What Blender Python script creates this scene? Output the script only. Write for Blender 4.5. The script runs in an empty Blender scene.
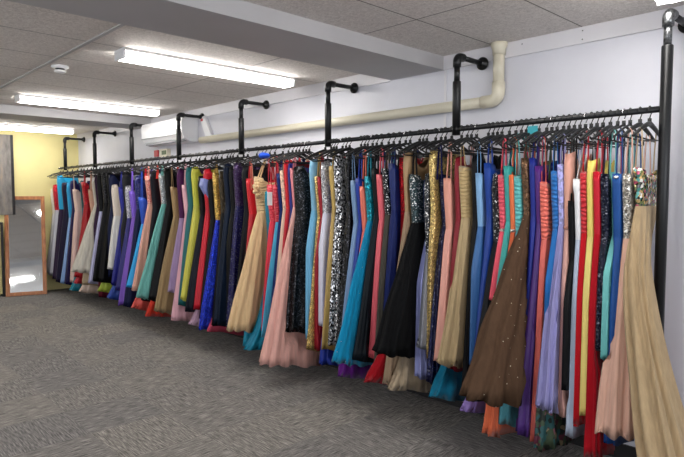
import bpy, bmesh, math, random
from mathutils import Vector, Matrix
PI = math.pi
sc = bpy.context.scene
C = sc.collection
rnd = random.Random(7)

# ---------------------------------------------------------------- camera
CAM_Z = 1.5
cam_d = bpy.data.cameras.new('camera'); cam = bpy.data.objects.new('camera', cam_d); C.objects.link(cam)
cam_d.sensor_fit = 'HORIZONTAL'; cam_d.sensor_width = 36.0; cam_d.lens = 572.0 * 36.0 / 684.0
cam_d.clip_start = 0.05; cam_d.clip_end = 100
yaw, pitch = 0.763, 0.059
fwd = Vector((-math.cos(yaw) * math.cos(pitch), math.sin(yaw) * math.cos(pitch), -math.sin(pitch)))
cam.location = (0, 0, CAM_Z)
cam.rotation_euler = fwd.to_track_quat('-Z', 'Y').to_euler()
sc.camera = cam

# ---------------------------------------------------------------- world, exposure, daylight through the windows
w = bpy.data.worlds.new('world'); sc.world = w; w.use_nodes = True
bg = w.node_tree.nodes['Background']; bg.inputs[0].default_value = (0.75, 0.85, 1.0, 1); bg.inputs[1].default_value = 0.8
sc.view_settings.view_transform = 'Standard'; sc.view_settings.look = 'None'
sc.view_settings.gamma = 1.0; sc.view_settings.use_curve_mapping = False
sc.view_settings.exposure = 0.04

def area(name, loc, rot, sx, sy, power, col):
    l = bpy.data.lights.new(name, 'AREA'); l.shape = 'RECTANGLE'; l.size = sx; l.size_y = sy; l.energy = power; l.color = col
    o = bpy.data.objects.new(name, l); C.objects.link(o); o.location = loc; o.rotation_euler = rot
    return o
DAY = (0.93, 0.96, 1.0)
area('window_daylight', (-1.2, -2.86, 1.55), (PI / 2, 0, 0), 5.6, 1.3, 62, DAY)
area('window_daylight', (3.06, 0.3, 1.55), (0, PI / 2, 0), 1.3, 4.2, 115, DAY)
area('window_daylight', (-7.0, -2.86, 1.55), (PI / 2, 0, 0), 3.6, 1.3, 30, DAY)
TUBE = 25.0          # emission of the lamp diffusers

# ---------------------------------------------------------------- materials
def lin(h):
    if isinstance(h, str):
        v = [int(h[i:i + 2], 16) / 255 for i in (0, 2, 4)]
    else: v = h
    return tuple((c / 12.92 if c <= 0.04045 else ((c + 0.055) / 1.055) ** 2.4) for c in v) + (1.0,)
def new_mat(name, col=(0.8, 0.8, 0.8, 1), rough=0.6, metal=0.0, **k):
    m = bpy.data.materials.new(name); m.use_nodes = True
    b = m.node_tree.nodes['Principled BSDF']
    b.inputs['Base Color'].default_value = col; b.inputs['Roughness'].default_value = rough; b.inputs['Metallic'].default_value = metal
    for kk, v in k.items(): b.inputs[kk.replace('_', ' ')].default_value = v
    return m, m.node_tree, b
def nd(nt, t, **k):
    n = nt.nodes.new(t)
    for a, v in k.items(): setattr(n, a, v)
    return n
def coords(nt, scale=(1, 1, 1), kind='Object', rot=(0, 0, 0)):
    tc = nd(nt, 'ShaderNodeTexCoord'); mp = nd(nt, 'ShaderNodeMapping')
    mp.inputs['Scale'].default_value = scale; mp.inputs['Rotation'].default_value = rot
    nt.links.new(tc.outputs[kind], mp.inputs['Vector']); return mp.outputs['Vector']
def noise(nt, vec, scale, detail=3, rough=0.55):
    n = nd(nt, 'ShaderNodeTexNoise'); n.inputs['Scale'].default_value = scale; n.inputs['Detail'].default_value = detail
    n.inputs['Roughness'].default_value = rough; nt.links.new(vec, n.inputs['Vector']); return n
def ramp(nt, fac, stops, interp='LINEAR'):
    r = nd(nt, 'ShaderNodeValToRGB'); cr = r.color_ramp; cr.interpolation = interp
    while len(cr.elements) < len(stops): cr.elements.new(0.5)
    for e, (p, c) in zip(cr.elements, stops): e.position = p; e.color = c
    nt.links.new(fac, r.inputs['Fac']); return r.outputs['Color']
def bump(nt, b, h, strength, dist=0.01):
    n = nd(nt, 'ShaderNodeBump'); n.inputs['Strength'].default_value = strength; n.inputs['Distance'].default_value = dist
    nt.links.new(h, n.inputs['Height']); nt.links.new(n.outputs['Normal'], b.inputs['Normal']); return n
def mathn(nt, op, a, b=None, c=None):
    n = nd(nt, 'ShaderNodeMath', operation=op)
    for i, v in enumerate((a, b, c)):
        if v is None: continue
        if isinstance(v, (int, float)): n.inputs[i].default_value = v
        else: nt.links.new(v, n.inputs[i])
    return n.outputs[0]
def mixc(nt, fac, a, b, mode='MIX'):
    n = nd(nt, 'ShaderNodeMix', data_type='RGBA', blend_type=mode)
    for i, v in ((0, fac), (6, a), (7, b)):
        if isinstance(v, (int, float, tuple)): n.inputs[i].default_value = v
        else: nt.links.new(v, n.inputs[i])
    return n.outputs[2]
def scl(c, k): return (min(1, c[0] * k), min(1, c[1] * k), min(1, c[2] * k), 1)

def paint(name, hexc, rough=0.6, var=0.04, sc_=3, bmp=0.05):
    c = lin(hexc); m, nt, b = new_mat(name, c, rough)
    v = coords(nt); n = noise(nt, v, sc_)
    nt.links.new(ramp(nt, n.outputs[0], [(0.3, scl(c, 1 - var)), (0.7, scl(c, 1 + var))]), b.inputs['Base Color'])
    n2 = noise(nt, v, 90, 2); bump(nt, b, n2.outputs[0], bmp, 0.002)
    return m
M = {}
M['wall'] = paint('wall_paint', 'D1D1D9', 0.55)
M['trimw'] = paint('trim_paint', 'D6D4D8', 0.45)
M['yellow'] = paint('yellow_wall_paint', 'DACE92', 0.6)
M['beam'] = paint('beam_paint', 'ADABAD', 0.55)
M['opp'] = paint('opposite_wall_paint', 'C9C8CC', 0.6)
M['white_pl'] = paint('white_plastic', 'E8E8EA', 0.35, 0.01)
M['grey_pl'] = paint('grey_plastic', '8E9094', 0.5, 0.02)
M['cream_pl'] = paint('cream_pipe_plastic', 'CFC8B4', 0.35, 0.02)
M['dark'] = paint('dark_frame', '1B1A1C', 0.5)
M['red_pl'] = paint('red_plastic', 'C03038', 0.45)
M['teal_card'] = paint('teal_card', '2E9AA8', 0.5)
M['white_card'] = paint('white_card', 'F2F2F0', 0.5)
m, nt, b = new_mat('black_steel_pipe', lin('17181A'), 0.38, 0.35); n = noise(nt, coords(nt), 60); bump(nt, b, n.outputs[0], 0.12, 0.002); M['pipe'] = m
m, nt, b = new_mat('worn_steel', lin('5A5C5E'), 0.35, 0.85); n = noise(nt, coords(nt), 60)
nt.links.new(ramp(nt, n.outputs[0], [(0.35, lin('3A3B3D')), (0.65, lin('7C7E80'))]), b.inputs['Base Color']); M['steel'] = m
m, nt, b = new_mat('black_plastic', lin('0F1012'), 0.4); n = noise(nt, coords(nt), 40); bump(nt, b, n.outputs[0], 0.1, 0.001); M['hang'] = m
m, nt, b = new_mat('chrome_wire', lin('C8C8CC'), 0.2, 1.0); n = noise(nt, coords(nt), 50)
nt.links.new(ramp(nt, n.outputs[0], [(0.3, (0.2, 0.2, 0.2, 1)), (0.7, (0.3, 0.3, 0.3, 1))]), b.inputs['Roughness']); M['chrome'] = m
# lamp diffuser
m = bpy.data.materials.new('lamp_diffuser'); m.use_nodes = True; nt = m.node_tree; nt.nodes.clear()
e = nd(nt, 'ShaderNodeEmission'); e.inputs[0].default_value = (1.0, 0.97, 0.92, 1); e.inputs[1].default_value = TUBE
o = nd(nt, 'ShaderNodeOutputMaterial'); nt.links.new(e.outputs[0], o.inputs[0]); M['lamp'] = m
# ceiling tiles: mottled mineral fibre with narrow joints
def ceiling_mat(name, x0, hexd='CAC3BE', hexl='E8E2DD'):
    m, nt, b = new_mat(name, lin('A8A29C'), 0.85)
    v = coords(nt); n = noise(nt, v, 55, 5, 0.7); n.inputs['Distortion'].default_value = 1.2
    base = ramp(nt, n.outputs[0], [(0.40, lin(hexd)), (0.60, lin(hexl))])
    sx = nd(nt, 'ShaderNodeSeparateXYZ'); nt.links.new(v, sx.inputs[0])
    def joint(s, off, step, wdt):
        t = mathn(nt, 'ABSOLUTE', mathn(nt, 'SUBTRACT', mathn(nt, 'FRACT', mathn(nt, 'ADD', mathn(nt, 'DIVIDE', mathn(nt, 'SUBTRACT', s, off), step), 100.5)), 0.5))
        return mathn(nt, 'LESS_THAN', t, wdt / step)
    j = mathn(nt, 'MAXIMUM', joint(sx.outputs[0], x0, 0.575, 0.0042), joint(sx.outputs[1], 2.53, 1.145, 0.0042))
    col = mixc(nt, j, base, lin('77716D')); nt.links.new(col, b.inputs['Base Color'])
    h = mathn(nt, 'SUBTRACT', n.outputs[0], mathn(nt, 'MULTIPLY', j, 1.0))
    bump(nt, b, h, 0.8, 0.007); return m
M['ceil'] = ceiling_mat('ceiling_tiles', -1.475)
# carpet tiles: streaks turned a quarter from tile to tile
m, nt, b = new_mat('carpet_tiles', lin('6A665F'), 0.92); v = coords(nt)
sx = nd(nt, 'ShaderNodeSeparateXYZ'); nt.links.new(v, sx.inputs[0])
TS = 0.5
ck = nd(nt, 'ShaderNodeTexChecker'); ck.inputs['Scale'].default_value = 1 / TS; ck.inputs['Color1'].default_value = (1, 1, 1, 1); ck.inputs['Color2'].default_value = (0, 0, 0, 1)
mo = nd(nt, 'ShaderNodeMapping'); mo.inputs['Location'].default_value = (0.13, 0.21, 0.25); nt.links.new(v, mo.inputs['Vector']); nt.links.new(mo.outputs[0], ck.inputs['Vector'])
def streak(scale):
    mp = nd(nt, 'ShaderNodeMapping'); mp.inputs['Scale'].default_value = scale; nt.links.new(v, mp.inputs['Vector'])
    return noise(nt, mp.outputs[0], 1, 3, 0.65).outputs[0]
st = nd(nt, 'ShaderNodeMix', data_type='FLOAT'); nt.links.new(ck.outputs['Fac'], st.inputs[0])
nt.links.new(streak((11, 150, 1)), st.inputs[2]); nt.links.new(streak((150, 11, 1)), st.inputs[3])
fine = noise(nt, v, 260, 2).outputs[0]
mix = mathn(nt, 'ADD', mathn(nt, 'MULTIPLY', st.outputs[0], 0.8), mathn(nt, 'MULTIPLY', fine, 0.2))
cc = ramp(nt, mix, [(0.36, lin('413F3E')), (0.5, lin('767370')), (0.64, lin('A8A49E'))])
wn = nd(nt, 'ShaderNodeTexWhiteNoise', noise_dimensions='2D')
sn = nd(nt, 'ShaderNodeVectorMath', operation='FLOOR'); dv = nd(nt, 'ShaderNodeVectorMath', operation='SCALE'); dv.inputs['Scale'].default_value = 1 / TS
nt.links.new(mo.outputs[0], dv.inputs[0]); nt.links.new(dv.outputs[0], sn.inputs[0]); nt.links.new(sn.outputs[0], wn.inputs[0])
tint = ramp(nt, wn.outputs[0], [(0, (0.84, 0.84, 0.87, 1)), (1, (1.08, 1.06, 1.02, 1))])
nt.links.new(mixc(nt, 1.0, cc, tint, 'MULTIPLY'), b.inputs['Base Color'])
bump(nt, b, mix, 0.5, 0.006); M['carpet'] = m
# timber mirror frame, mirror glass, mottled board
m, nt, b = new_mat('orange_timber', lin('A5673A'), 0.4); n = noise(nt, coords(nt, (8, 8, 1.2)), 6, 5)
nt.links.new(ramp(nt, n.outputs[0], [(0.3, lin('7E4522')), (0.7, lin('BD7C48'))]), b.inputs['Base Color']); M['timber'] = m
m, nt, b = new_mat('mirror_glass', lin('E0E4E6'), 0.05, 1.0); n = noise(nt, coords(nt), 9, 3)
nt.links.new(ramp(nt, n.outputs[0], [(0.3, (0.02, 0.02, 0.02, 1)), (0.8, (0.07, 0.07, 0.07, 1))]), b.inputs['Roughness']); M['mirror'] = m
m, nt, b = new_mat('mottled_grey_board', lin('6F6A66'), 0.6); n = noise(nt, coords(nt, (1, 3, 1)), 4, 6, 0.7)
nt.links.new(ramp(nt, n.outputs[0], [(0.3, lin('55504F')), (0.55, lin('7D7873')), (0.75, lin('9A8672'))]), b.inputs['Base Color']); M['board'] = m
m, nt, b = new_mat('window_glass', (1, 1, 1, 1), 0.02); b.inputs['Transmission Weight'].default_value = 1.0; b.inputs['IOR'].default_value = 1.05; M['glass'] = m

# fabrics -------------------------------------------------------------
FAB = {}
def fabric(hexc, kind):
    key = hexc + kind
    if key in FAB: return FAB[key]
    c = scl(lin(hexc), 0.84); m, nt, b = new_mat(kind + '_fabric', c, 0.6)
    v = coords(nt)
    def cells(scale, stretch=(1, 1, 1)):
        vo = nd(nt, 'ShaderNodeTexVoronoi'); vo.inputs['Scale'].default_value = scale
        nt.links.new(coords(nt, stretch), vo.inputs['Vector']); return vo
    def tiltn(vo, k):
        s = nd(nt, 'ShaderNodeVectorMath', operation='SUBTRACT'); nt.links.new(vo.outputs['Color'], s.inputs[0]); s.inputs[1].default_value = (0.5, 0.5, 0.5)
        k_ = nd(nt, 'ShaderNodeVectorMath', operation='SCALE'); k_.inputs['Scale'].default_value = k; nt.links.new(s.outputs[0], k_.inputs[0])
        g = nd(nt, 'ShaderNodeNewGeometry'); a = nd(nt, 'ShaderNodeVectorMath', operation='ADD'); nt.links.new(g.outputs['Normal'], a.inputs[0]); nt.links.new(k_.outputs[0], a.inputs[1])
        nn = nd(nt, 'ShaderNodeVectorMath', operation='NORMALIZE'); nt.links.new(a.outputs[0], nn.inputs[0]); nt.links.new(nn.outputs[0], b.inputs['Normal'])
    def gray(vo):
        s = nd(nt, 'ShaderNodeSeparateColor'); nt.links.new(vo.outputs['Color'], s.inputs[0]); return s.outputs[0]
    if kind in ('sequin', 'goldsequin', 'redsequin', 'tealsequin', 'bluesequin', 'redpink', 'silver'):
        vo = cells(170 if kind != 'sequin' else 150); g = gray(vo)
        if kind == 'silver': stops = [(0.0, scl(c, 0.25)), (0.5, scl(c, 0.9)), (0.85, scl(c, 1.6)), (0.95, (0.95, 0.95, 0.95, 1))]
        elif kind == 'sequin': stops = [(0.0, scl(c, 0.5)), (0.85, scl(c, 1.3)), (0.97, (0.14, 0.14, 0.17, 1))]
        elif kind == 'bluesequin': stops = [(0.0, scl(c, 0.5)), (0.7, scl(c, 1.3)), (0.95, scl(c, 3))]
        elif kind == 'redpink': stops = [(0.0, lin('C84048')), (0.5, c), (0.9, lin('F8C8B8'))]
        else: stops = [(0.0, scl(c, 0.45)), (0.6, scl(c, 1.1)), (0.9, scl(c, 2.2))]
        nt.links.new(ramp(nt, g, stops), b.inputs['Base Color'])
        b.inputs['Metallic'].default_value = 0.55; b.inputs['Roughness'].default_value = 0.28; tiltn(vo, 0.9 if kind != 'sequin' else 0.55)
    elif kind == 'bigsequin':
        vo = cells(120, (1, 1, 0.7)); g = gray(vo)
        nt.links.new(ramp(nt, g, [(0.0, lin('0C0C0E')), (0.30, lin('1C1C20')), (0.40, c), (0.8, lin('F0F0F2'))]), b.inputs['Base Color'])
        b.inputs['Metallic'].default_value = 0.6; b.inputs['Roughness'].default_value = 0.22; tiltn(vo, 0.9)
    elif kind == 'jewel':
        vo = cells(75); g = gray(vo)
        nt.links.new(ramp(nt, g, [(0.0, lin('2A2A20')), (0.2, lin('6E7A4A')), (0.38, lin('C9A86C')), (0.52, lin('F4F0E4')), (0.66, lin('4E8C84')), (0.76, lin('B4506A')), (0.86, lin('D8C88C')), (0.94, lin('34343A'))], 'CONSTANT'), b.inputs['Base Color'])
        b.inputs['Metallic'].default_value = 0.35; b.inputs['Roughness'].default_value = 0.2; tiltn(vo, 0.8)
    elif kind == 'floral':
        vo = cells(38); g = gray(vo)
        nt.links.new(ramp(nt, g, [(0.0, lin('18221C')), (0.25, c), (0.5, lin('8E5A66')), (0.6, lin('2C5A5C')), (0.8, lin('8E7E62')), (0.9, lin('5A2034'))], 'CONSTANT'), b.inputs['Base Color'])
    elif kind == 'lace':
        vo = cells(70); n = noise(nt, v, 55, 3)
        nt.links.new(ramp(nt, n.outputs[0], [(0.4, scl(c, 0.75)), (0.58, scl(c, 1.5))]), b.inputs['Base Color']); bump(nt, b, n.outputs[0], 0.5, 0.004)
    elif kind == 'ruched':
        wv = nd(nt, 'ShaderNodeTexWave', bands_direction='Z'); wv.inputs['Scale'].default_value = 14; wv.inputs['Distortion'].default_value = 5; wv.inputs['Detail'].default_value = 2; wv.inputs['Detail Scale'].default_value = 1.5
        nt.links.new(v, wv.inputs['Vector']); b.inputs['Roughness'].default_value = 0.5
        b.inputs['Sheen Weight'].default_value = 0.2; bump(nt, b, wv.outputs['Fac'], 0.55, 0.012)
    elif kind in ('tulle', 'chiffon', 'glitter'):
        n = noise(nt, coords(nt, (30, 30, 0.8)), 1.6, 4, 0.6)
        base = ramp(nt, n.outputs[0], [(0.3, scl(c, 0.82)), (0.7, scl(c, 1.12))])
        if kind == 'glitter':
            vo = cells(28); lt = mathn(nt, 'LESS_THAN', vo.outputs['Distance'], 0.075)
            base = mixc(nt, lt, base, lin('F4E8D0'))
        nt.links.new(base, b.inputs['Base Color'])
        b.inputs['Roughness'].default_value = 0.85 if kind != 'chiffon' else 0.7; b.inputs['Sheen Weight'].default_value = 0.12 if max(c[:3]) > .1 else 0.0; b.inputs['Specular IOR Level'].default_value = 0.15
        n2 = noise(nt, coords(nt, (60, 60, 1.0)), 1.5, 3); bump(nt, b, n2.outputs[0], 0.5, 0.006)
        tr = nd(nt, 'ShaderNodeBsdfTranslucent'); tr.inputs[0].default_value = c
        mx = nd(nt, 'ShaderNodeMixShader'); mx.inputs[0].default_value = 0.18
        out = nt.nodes['Material Output']
        nt.links.new(b.outputs[0], mx.inputs[1]); nt.links.new(tr.outputs[0], mx.inputs[2]); nt.links.new(mx.outputs[0], out.inputs[0])
    else:
        n = noise(nt, coords(nt, (14, 14, 1.5)), 1.5, 3)
        b.inputs['Roughness'].default_value = 0.45
        b.inputs['Specular IOR Level'].default_value = 0.35 if max(c[:3]) > .1 else 0.15
        nt.links.new(ramp(nt, n.outputs[0], [(0.3, scl(c, 0.92)), (0.7, scl(c, 1.08))]), b.inputs['Base Color']); bump(nt, b, n.outputs[0], 0.25, 0.01)
    FAB[key] = m
    return m

# ---------------------------------------------------------------- mesh helpers
def obj(name, bm, mat, parent=None, smooth=True, loc=None):
    me = bpy.data.meshes.new(name); bmesh.ops.recalc_face_normals(bm, faces=bm.faces[:]) if smooth != 'keep' else None
    bm.to_mesh(me); bm.free()
    if smooth: me.polygons.foreach_set('use_smooth', [True] * len(me.polygons))
    me.materials.append(mat); o = bpy.data.objects.new(name, me); C.objects.link(o)
    if parent is not None: o.parent = parent
    if loc is not None: o.location = loc
    return o
def empty(name, loc, rz=0.0):
    o = bpy.data.objects.new(name, None); C.objects.link(o); o.location = loc; o.rotation_euler = (0, 0, rz); o.empty_display_size = 0.1; return o
def tag(o, label, cat, group=None):
    o['label'] = label; o['category'] = cat
    if group: o['group'] = group
    return o
def struct(name, bm, mat, smooth=False):
    o = obj(name, bm, mat, None, smooth); o['kind'] = 'structure'; return o
def box(bm, lo, hi, bev=0.0):
    vs = [bm.verts.new((x, y, z)) for x in (lo[0], hi[0]) for y in (lo[1], hi[1]) for z in (lo[2], hi[2])]
    fs = [(0, 1, 3, 2), (4, 6, 7, 5), (0, 4, 5, 1), (2, 3, 7, 6), (0, 2, 6, 4), (1, 5, 7, 3)]
    ff = [bm.faces.new([vs[i] for i in f]) for f in fs]
    if bev:
        es = list({e for f in ff for e in f.edges})
        bmesh.ops.bevel(bm, geom=es, offset=bev, segments=2, affect='EDGES', profile=0.7)
def tube(bm, pts, r, n=12, caps=True, closed=False):
    pts = [Vector(p) for p in pts]; N = len(pts); rs = r if isinstance(r, (list, tuple)) else [r] * N
    rings = []; ref = None
    for i, p in enumerate(pts):
        a = pts[(i - 1) % N] if (i > 0 or closed) else p; b_ = pts[(i + 1) % N] if (i < N - 1 or closed) else p
        t = (b_ - a).normalized()
        if ref is None: ref = Vector((1, 0, 0)) if abs(t.x) < 0.9 else Vector((0, 1, 0))
        u = (ref - t * ref.dot(t)).normalized(); ref = u; v = t.cross(u)
        rings.append([bm.verts.new(p + (u * math.cos(2 * PI * k / n) + v * math.sin(2 * PI * k / n)) * rs[i]) for k in range(n)])
    for i in range(N if closed else N - 1):
        A, B = rings[i], rings[(i + 1) % N]
        for k in range(n): bm.faces.new((A[k], A[(k + 1) % n], B[(k + 1) % n], B[k]))
    if caps and not closed: bm.faces.new(rings[0][::-1]); bm.faces.new(rings[-1])
def arc(c, a0, a1, r, plane='yz', n=8):
    out = []
    for i in range(n + 1):
        a = a0 + (a1 - a0) * i / n; u, v = r * math.cos(a), r * math.sin(a)
        out.append((c[0], c[1] + u, c[2] + v) if plane == 'yz' else (c[0] + u, c[1], c[2] + v))
    return out

# ---------------------------------------------------------------- the room
WALL_Y, CEIL, TRIM_Z, FAR_X, NEAR_X, OPP_Y = 3.343, 2.468, 2.374, -9.65, 3.0, -2.8
bm = bmesh.new(); box(bm, (FAR_X - .1, OPP_Y - .1, -.1), (NEAR_X + .1, WALL_Y + .1, 0)); struct('floor', bm, M['carpet'])
bm = bmesh.new(); box(bm, (FAR_X - .1, OPP_Y - .1, CEIL), (NEAR_X + .1, WALL_Y + .1, CEIL + .1)); struct('ceiling', bm, M['ceil'])
bm = bmesh.new(); box(bm, (FAR_X - .1, WALL_Y, 0), (NEAR_X + .1, WALL_Y + .1, CEIL)); struct('wall_right', bm, M['wall'])
bm = bmesh.new(); box(bm, (FAR_X - .1, OPP_Y, 0), (FAR_X, WALL_Y, CEIL)); struct('wall_far', bm, M['yellow'])
def wall_open(name, axis, at, lo, hi, holes, mat, out):
    bm = bmesh.new(); z0, z1 = 0.9, 2.2
    def seg(a, b_, za, zb):
        if axis == 'x': box(bm, (a, min(at, at + out), za), (b_, max(at, at + out), zb))
        else: box(bm, (min(at, at + out), a, za), (max(at, at + out), b_, zb))
    seg(lo, hi, 0, z0); seg(lo, hi, z1, CEIL); p = lo
    for (a, b_) in holes: seg(p, a, z0, z1); p = b_
    seg(p, hi, z0, z1); return struct(name, bm, mat)
wall_open('wall_left', 'x', OPP_Y, FAR_X, NEAR_X, [(-8.8, -5.2), (-4.0, 1.6)], M['opp'], -.1)
wall_open('wall_back', 'y', NEAR_X, OPP_Y, WALL_Y, [(-1.8, 2.4)], M['opp'], .1)
def window(name, lo, hi, axis, at, n):
    bm = bmesh.new(); z0, z1 = 0.9, 2.2
    def bar(a, b_, za, zb):
        if axis == 'x': box(bm, (a, at - .03, za), (b_, at + .03, zb))
        else: box(bm, (at - .03, a, za), (at + .03, b_, zb))
    bar(lo, hi, z0, z0 + .05); bar(lo, hi, z1 - .05, z1)
    for i in range(n + 1):
        c = lo + .025 + (hi - lo - .05) * i / n; bar(c - .025, c + .025, z0 + .05, z1 - .05)
    struct(name, bm, M['white_pl'])
window('window_1', -4.0, 1.6, 'x', OPP_Y - .06, 4); window('window_2', -8.8, -5.2, 'x', OPP_Y - .06, 3); window('window_3', -1.8, 2.4, 'y', NEAR_X + .06, 3)
# beams across the ceiling
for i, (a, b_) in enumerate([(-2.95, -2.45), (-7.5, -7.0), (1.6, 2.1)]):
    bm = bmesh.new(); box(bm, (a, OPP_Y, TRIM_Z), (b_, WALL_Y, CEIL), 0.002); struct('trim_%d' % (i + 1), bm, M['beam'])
# fascia boards on the wall between the beams
for i, (a, b_) in enumerate([(-2.45, 1.6), (-7.0, -2.95), (FAR_X, -7.5)]):
    bm = bmesh.new(); box(bm, (a, WALL_Y - .016, TRIM_Z - (0.008 if i == 1 else 0)), (b_, WALL_Y, CEIL), 0.001)
    struct('trim_%d' % (i + 4), bm, M['trimw'])
bm = bmesh.new(); box(bm, (-2.452, WALL_Y - .006, 0.1), (-2.432, WALL_Y, TRIM_Z)); struct('trim_7', bm, M['trimw'])
bm = bmesh.new(); box(bm, (-7.0, 1.373, CEIL - .008), (-2.95, 1.397, CEIL)); struct('trim_8', bm, M['beam'])
bm = bmesh.new()
box(bm, (FAR_X, WALL_Y - .012, 0), (NEAR_X, WALL_Y, .09)); struct('shade_strip_right', bm, M['dark'])  # dark strip at the wall foot stands in for shade under the gowns
for k, (x, z) in enumerate([(-1.47, 2.445), (-1.47, 2.395), (-1.85, 2.44)]):
    bm = bmesh.new(); tube(bm, [(x, WALL_Y - .0165, z), (x, WALL_Y - .0185, z)], .004, 10)
    tag(obj('screw', bm, M['steel']), ['upper screw head in the fascia board close to the near post', 'lower screw head in the fascia board close to the near post', 'screw head in the fascia board near the cream pipe'][k], 'screw', 'screw heads in the fascia board')

# ---------------------------------------------------------------- ceiling lamps
def lamp(x, y0, y1, label):
    t = tag(empty('ceiling_light', (x, (y0 + y1) / 2, CEIL)), label, 'light', 'fluorescent batten lights on the ceiling')
    L = (y1 - y0) / 2
    bm = bmesh.new(); box(bm, (-.078, -L, -.02), (.078, L, 0), .004); obj('lamp_housing', bm, M['white_pl'], t, False)
    bm = bmesh.new(); prof = [(-.074, -.02), (-.072, -.05), (-.056, -.066), (0, -.072), (.056, -.066), (.072, -.05), (.074, -.02)]
    ya, yb = -L + .014, L - .014
    A = [bm.verts.new((p[0], ya, p[1])) for p in prof]; B = [bm.verts.new((p[0], yb, p[1])) for p in prof]
    for i in range(len(prof) - 1): bm.faces.new((A[i], A[i + 1], B[i + 1], B[i]))
    bm.faces.new(A); bm.faces.new(B[::-1]); obj('diffuser', bm, M['lamp'], t, True)
    for s in (-1, 1):
        bm = bmesh.new(); a, b_ = (s * L - .014, s * L) if s > 0 else (s * L, s * L + .014)
        box(bm, (-.076, a, -.07), (.076, b_, -.02), .006); obj('end_cap', bm, M['white_pl'], t, False)
lamp(-3.82, 1.60, 3.04, 'long lit batten light on the second ceiling bay, nearest the wall bracket')
lamp(-6.24, 1.60, 3.04, 'long lit batten light beside the round smoke detector')
lamp(-9.0, 1.60, 3.04, 'lit batten light in front of the yellow wall')
lamp(-0.90, 1.58, 3.02, 'lit batten light over the near end post, cut by the frame')
for x, where in ((-9.0, 'at the far end'), (-6.24, 'level with the smoke detector'), (-3.82, 'just beyond the near beam'), (-0.92, 'nearest the near end post')):  # second row out of view, added to light the room
    lamp(x, -1.75, -0.31, 'unseen batten light added for fill on the window side, ' + where)

# smoke detector
t = tag(empty('smoke_detector', (-4.63, 1.487, CEIL)), 'round white smoke detector on the grey ceiling tiles', 'smoke detector')
bm = bmesh.new(); tube(bm, [(0, 0, 0), (0, 0, -.012), (0, 0, -.02)], [.06, .06, .05], 28); obj('mounting_base', bm, M['white_pl'], t)
bm = bmesh.new(); tube(bm, [(0, 0, -.02), (0, 0, -.034)], [.032, .032], 20); obj('sensor_vent', bm, M['dark'], t)
bm = bmesh.new(); tube(bm, [(0, 0, -.034), (0, 0, -.044), (0, 0, -.05)], [.042, .042, .03], 28); obj('cap', bm, M['white_pl'], t)

# air conditioner
t = tag(empty('air_conditioner', (-6.37, WALL_Y, 2.10)), 'white wall air conditioner above the far part of the rack', 'air conditioner')
bm = bmesh.new(); prof = [(0, .0), (-.10, .0), (-.17, .035), (-.20, .09), (-.205, .22), (-.19, .262), (0, .268)]
A = [bm.verts.new((-.51, p[0], p[1])) for p in prof]; B = [bm.verts.new((.51, p[0], p[1])) for p in prof]
for i in range(len(prof)): j = (i + 1) % len(prof); bm.faces.new((A[i], A[j], B[j], B[i]))
bm.faces.new(A); bm.faces.new(B[::-1]); o = obj('casing', bm, M['white_pl'], t, False)
bm = bmesh.new(); box(bm, (-.46, -.172, .0), (.46, -.118, .018), .003)
obj('louvre', bm, M['grey_pl'], t, False, (0, 0, .004))
bm = bmesh.new(); box(bm, (-.5, -.208, .078), (.5, -.2, .084)); obj('panel_gap', bm, M['grey_pl'], t, False)
# slanted duct strip beside it
t = tag(empty('duct_cover', (-5.62, WALL_Y, 2.13)), 'slanted pale strip between the air conditioner and the cream pipe', 'duct cover')
bm = bmesh.new(); v = [(-.14, -.02, .22), (-.05, -.02, .24), (.10, -.02, .02), (-.02, -.02, .01)]
A = [bm.verts.new((x, -.035, z)) for x, y, z in v]; B = [bm.verts.new((x, 0, z)) for x, y, z in v]
for i in range(4): j = (i + 1) % 4; bm.faces.new((A[i], A[j], B[j], B[i]))
bm.faces.new(A); bm.faces.new(B[::-1]); obj('strip', bm, M['white_pl'], t, False)
bm = bmesh.new(); box(bm, (-.12, -.0365, .185), (-.07, -.035, .215)); obj('sticker', bm, M['red_pl'], t, False)
# cream pipe
t = tag(empty('drain_pipe', (-2.0, WALL_Y, 2.106)), 'cream plastic pipe running along the wall and up to the ceiling', 'pipe')
PY = -.045
bm = bmesh.new(); tube(bm, [(-3.72, PY, 0), (-.06, PY, 0)], .036, 20); obj('horizontal_pipe', bm, M['cream_pl'], t)
bm = bmesh.new(); R_ = .055
tube(bm, [(-.11, PY, 0), (-.05, PY, 0)] + [(-.05 + R_ * math.sin(a), PY, R_ - R_ * math.cos(a)) for a in [PI / 2 * k / 8 for k in range(1, 9)]] + [(-.05 + R_, PY, R_ + .06)], .0415, 20)
obj('elbow', bm, M['cream_pl'], t)
bm = bmesh.new(); tube(bm, [(.005, PY, .1), (.005, PY, CEIL - 2.106 - .03)], .036, 20); obj('vertical_pipe', bm, M['cream_pl'], t)
bm = bmesh.new(); tube(bm, [(.005, PY, CEIL - 2.106 - .075), (.005, PY, CEIL - 2.106 - .04), (.005, PY, CEIL - 2.106 - .02), (.005, PY, CEIL - 2.106)], [.041, .042, .052, .054], 20); obj('ceiling_collar', bm, M['cream_pl'], t)
# small boxes on the wall under the air conditioner
t = tag(empty('switch_box', (-6.62, WALL_Y, 1.96)), 'small cream and green control box under the air conditioner', 'control box')
bm = bmesh.new(); box(bm, (-.1, -.05, 0), (.1, 0, .1), .004); obj('case', bm, M['cream_pl'], t, False)
bm = bmesh.new(); box(bm, (-.03, -.056, .03), (.08, -.05, .08)); obj('display', bm, fabric('5A6A4A', 'satin'), t, False)
bm = bmesh.new(); box(bm, (-.05, -.02, 0), (.05, 0, .08), .003); tag(obj('wall_tag', bm, M['red_pl'], None, False, (-6.88, WALL_Y, 1.98)), 'small red tag on the wall under the air conditioner', 'tag')

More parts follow.
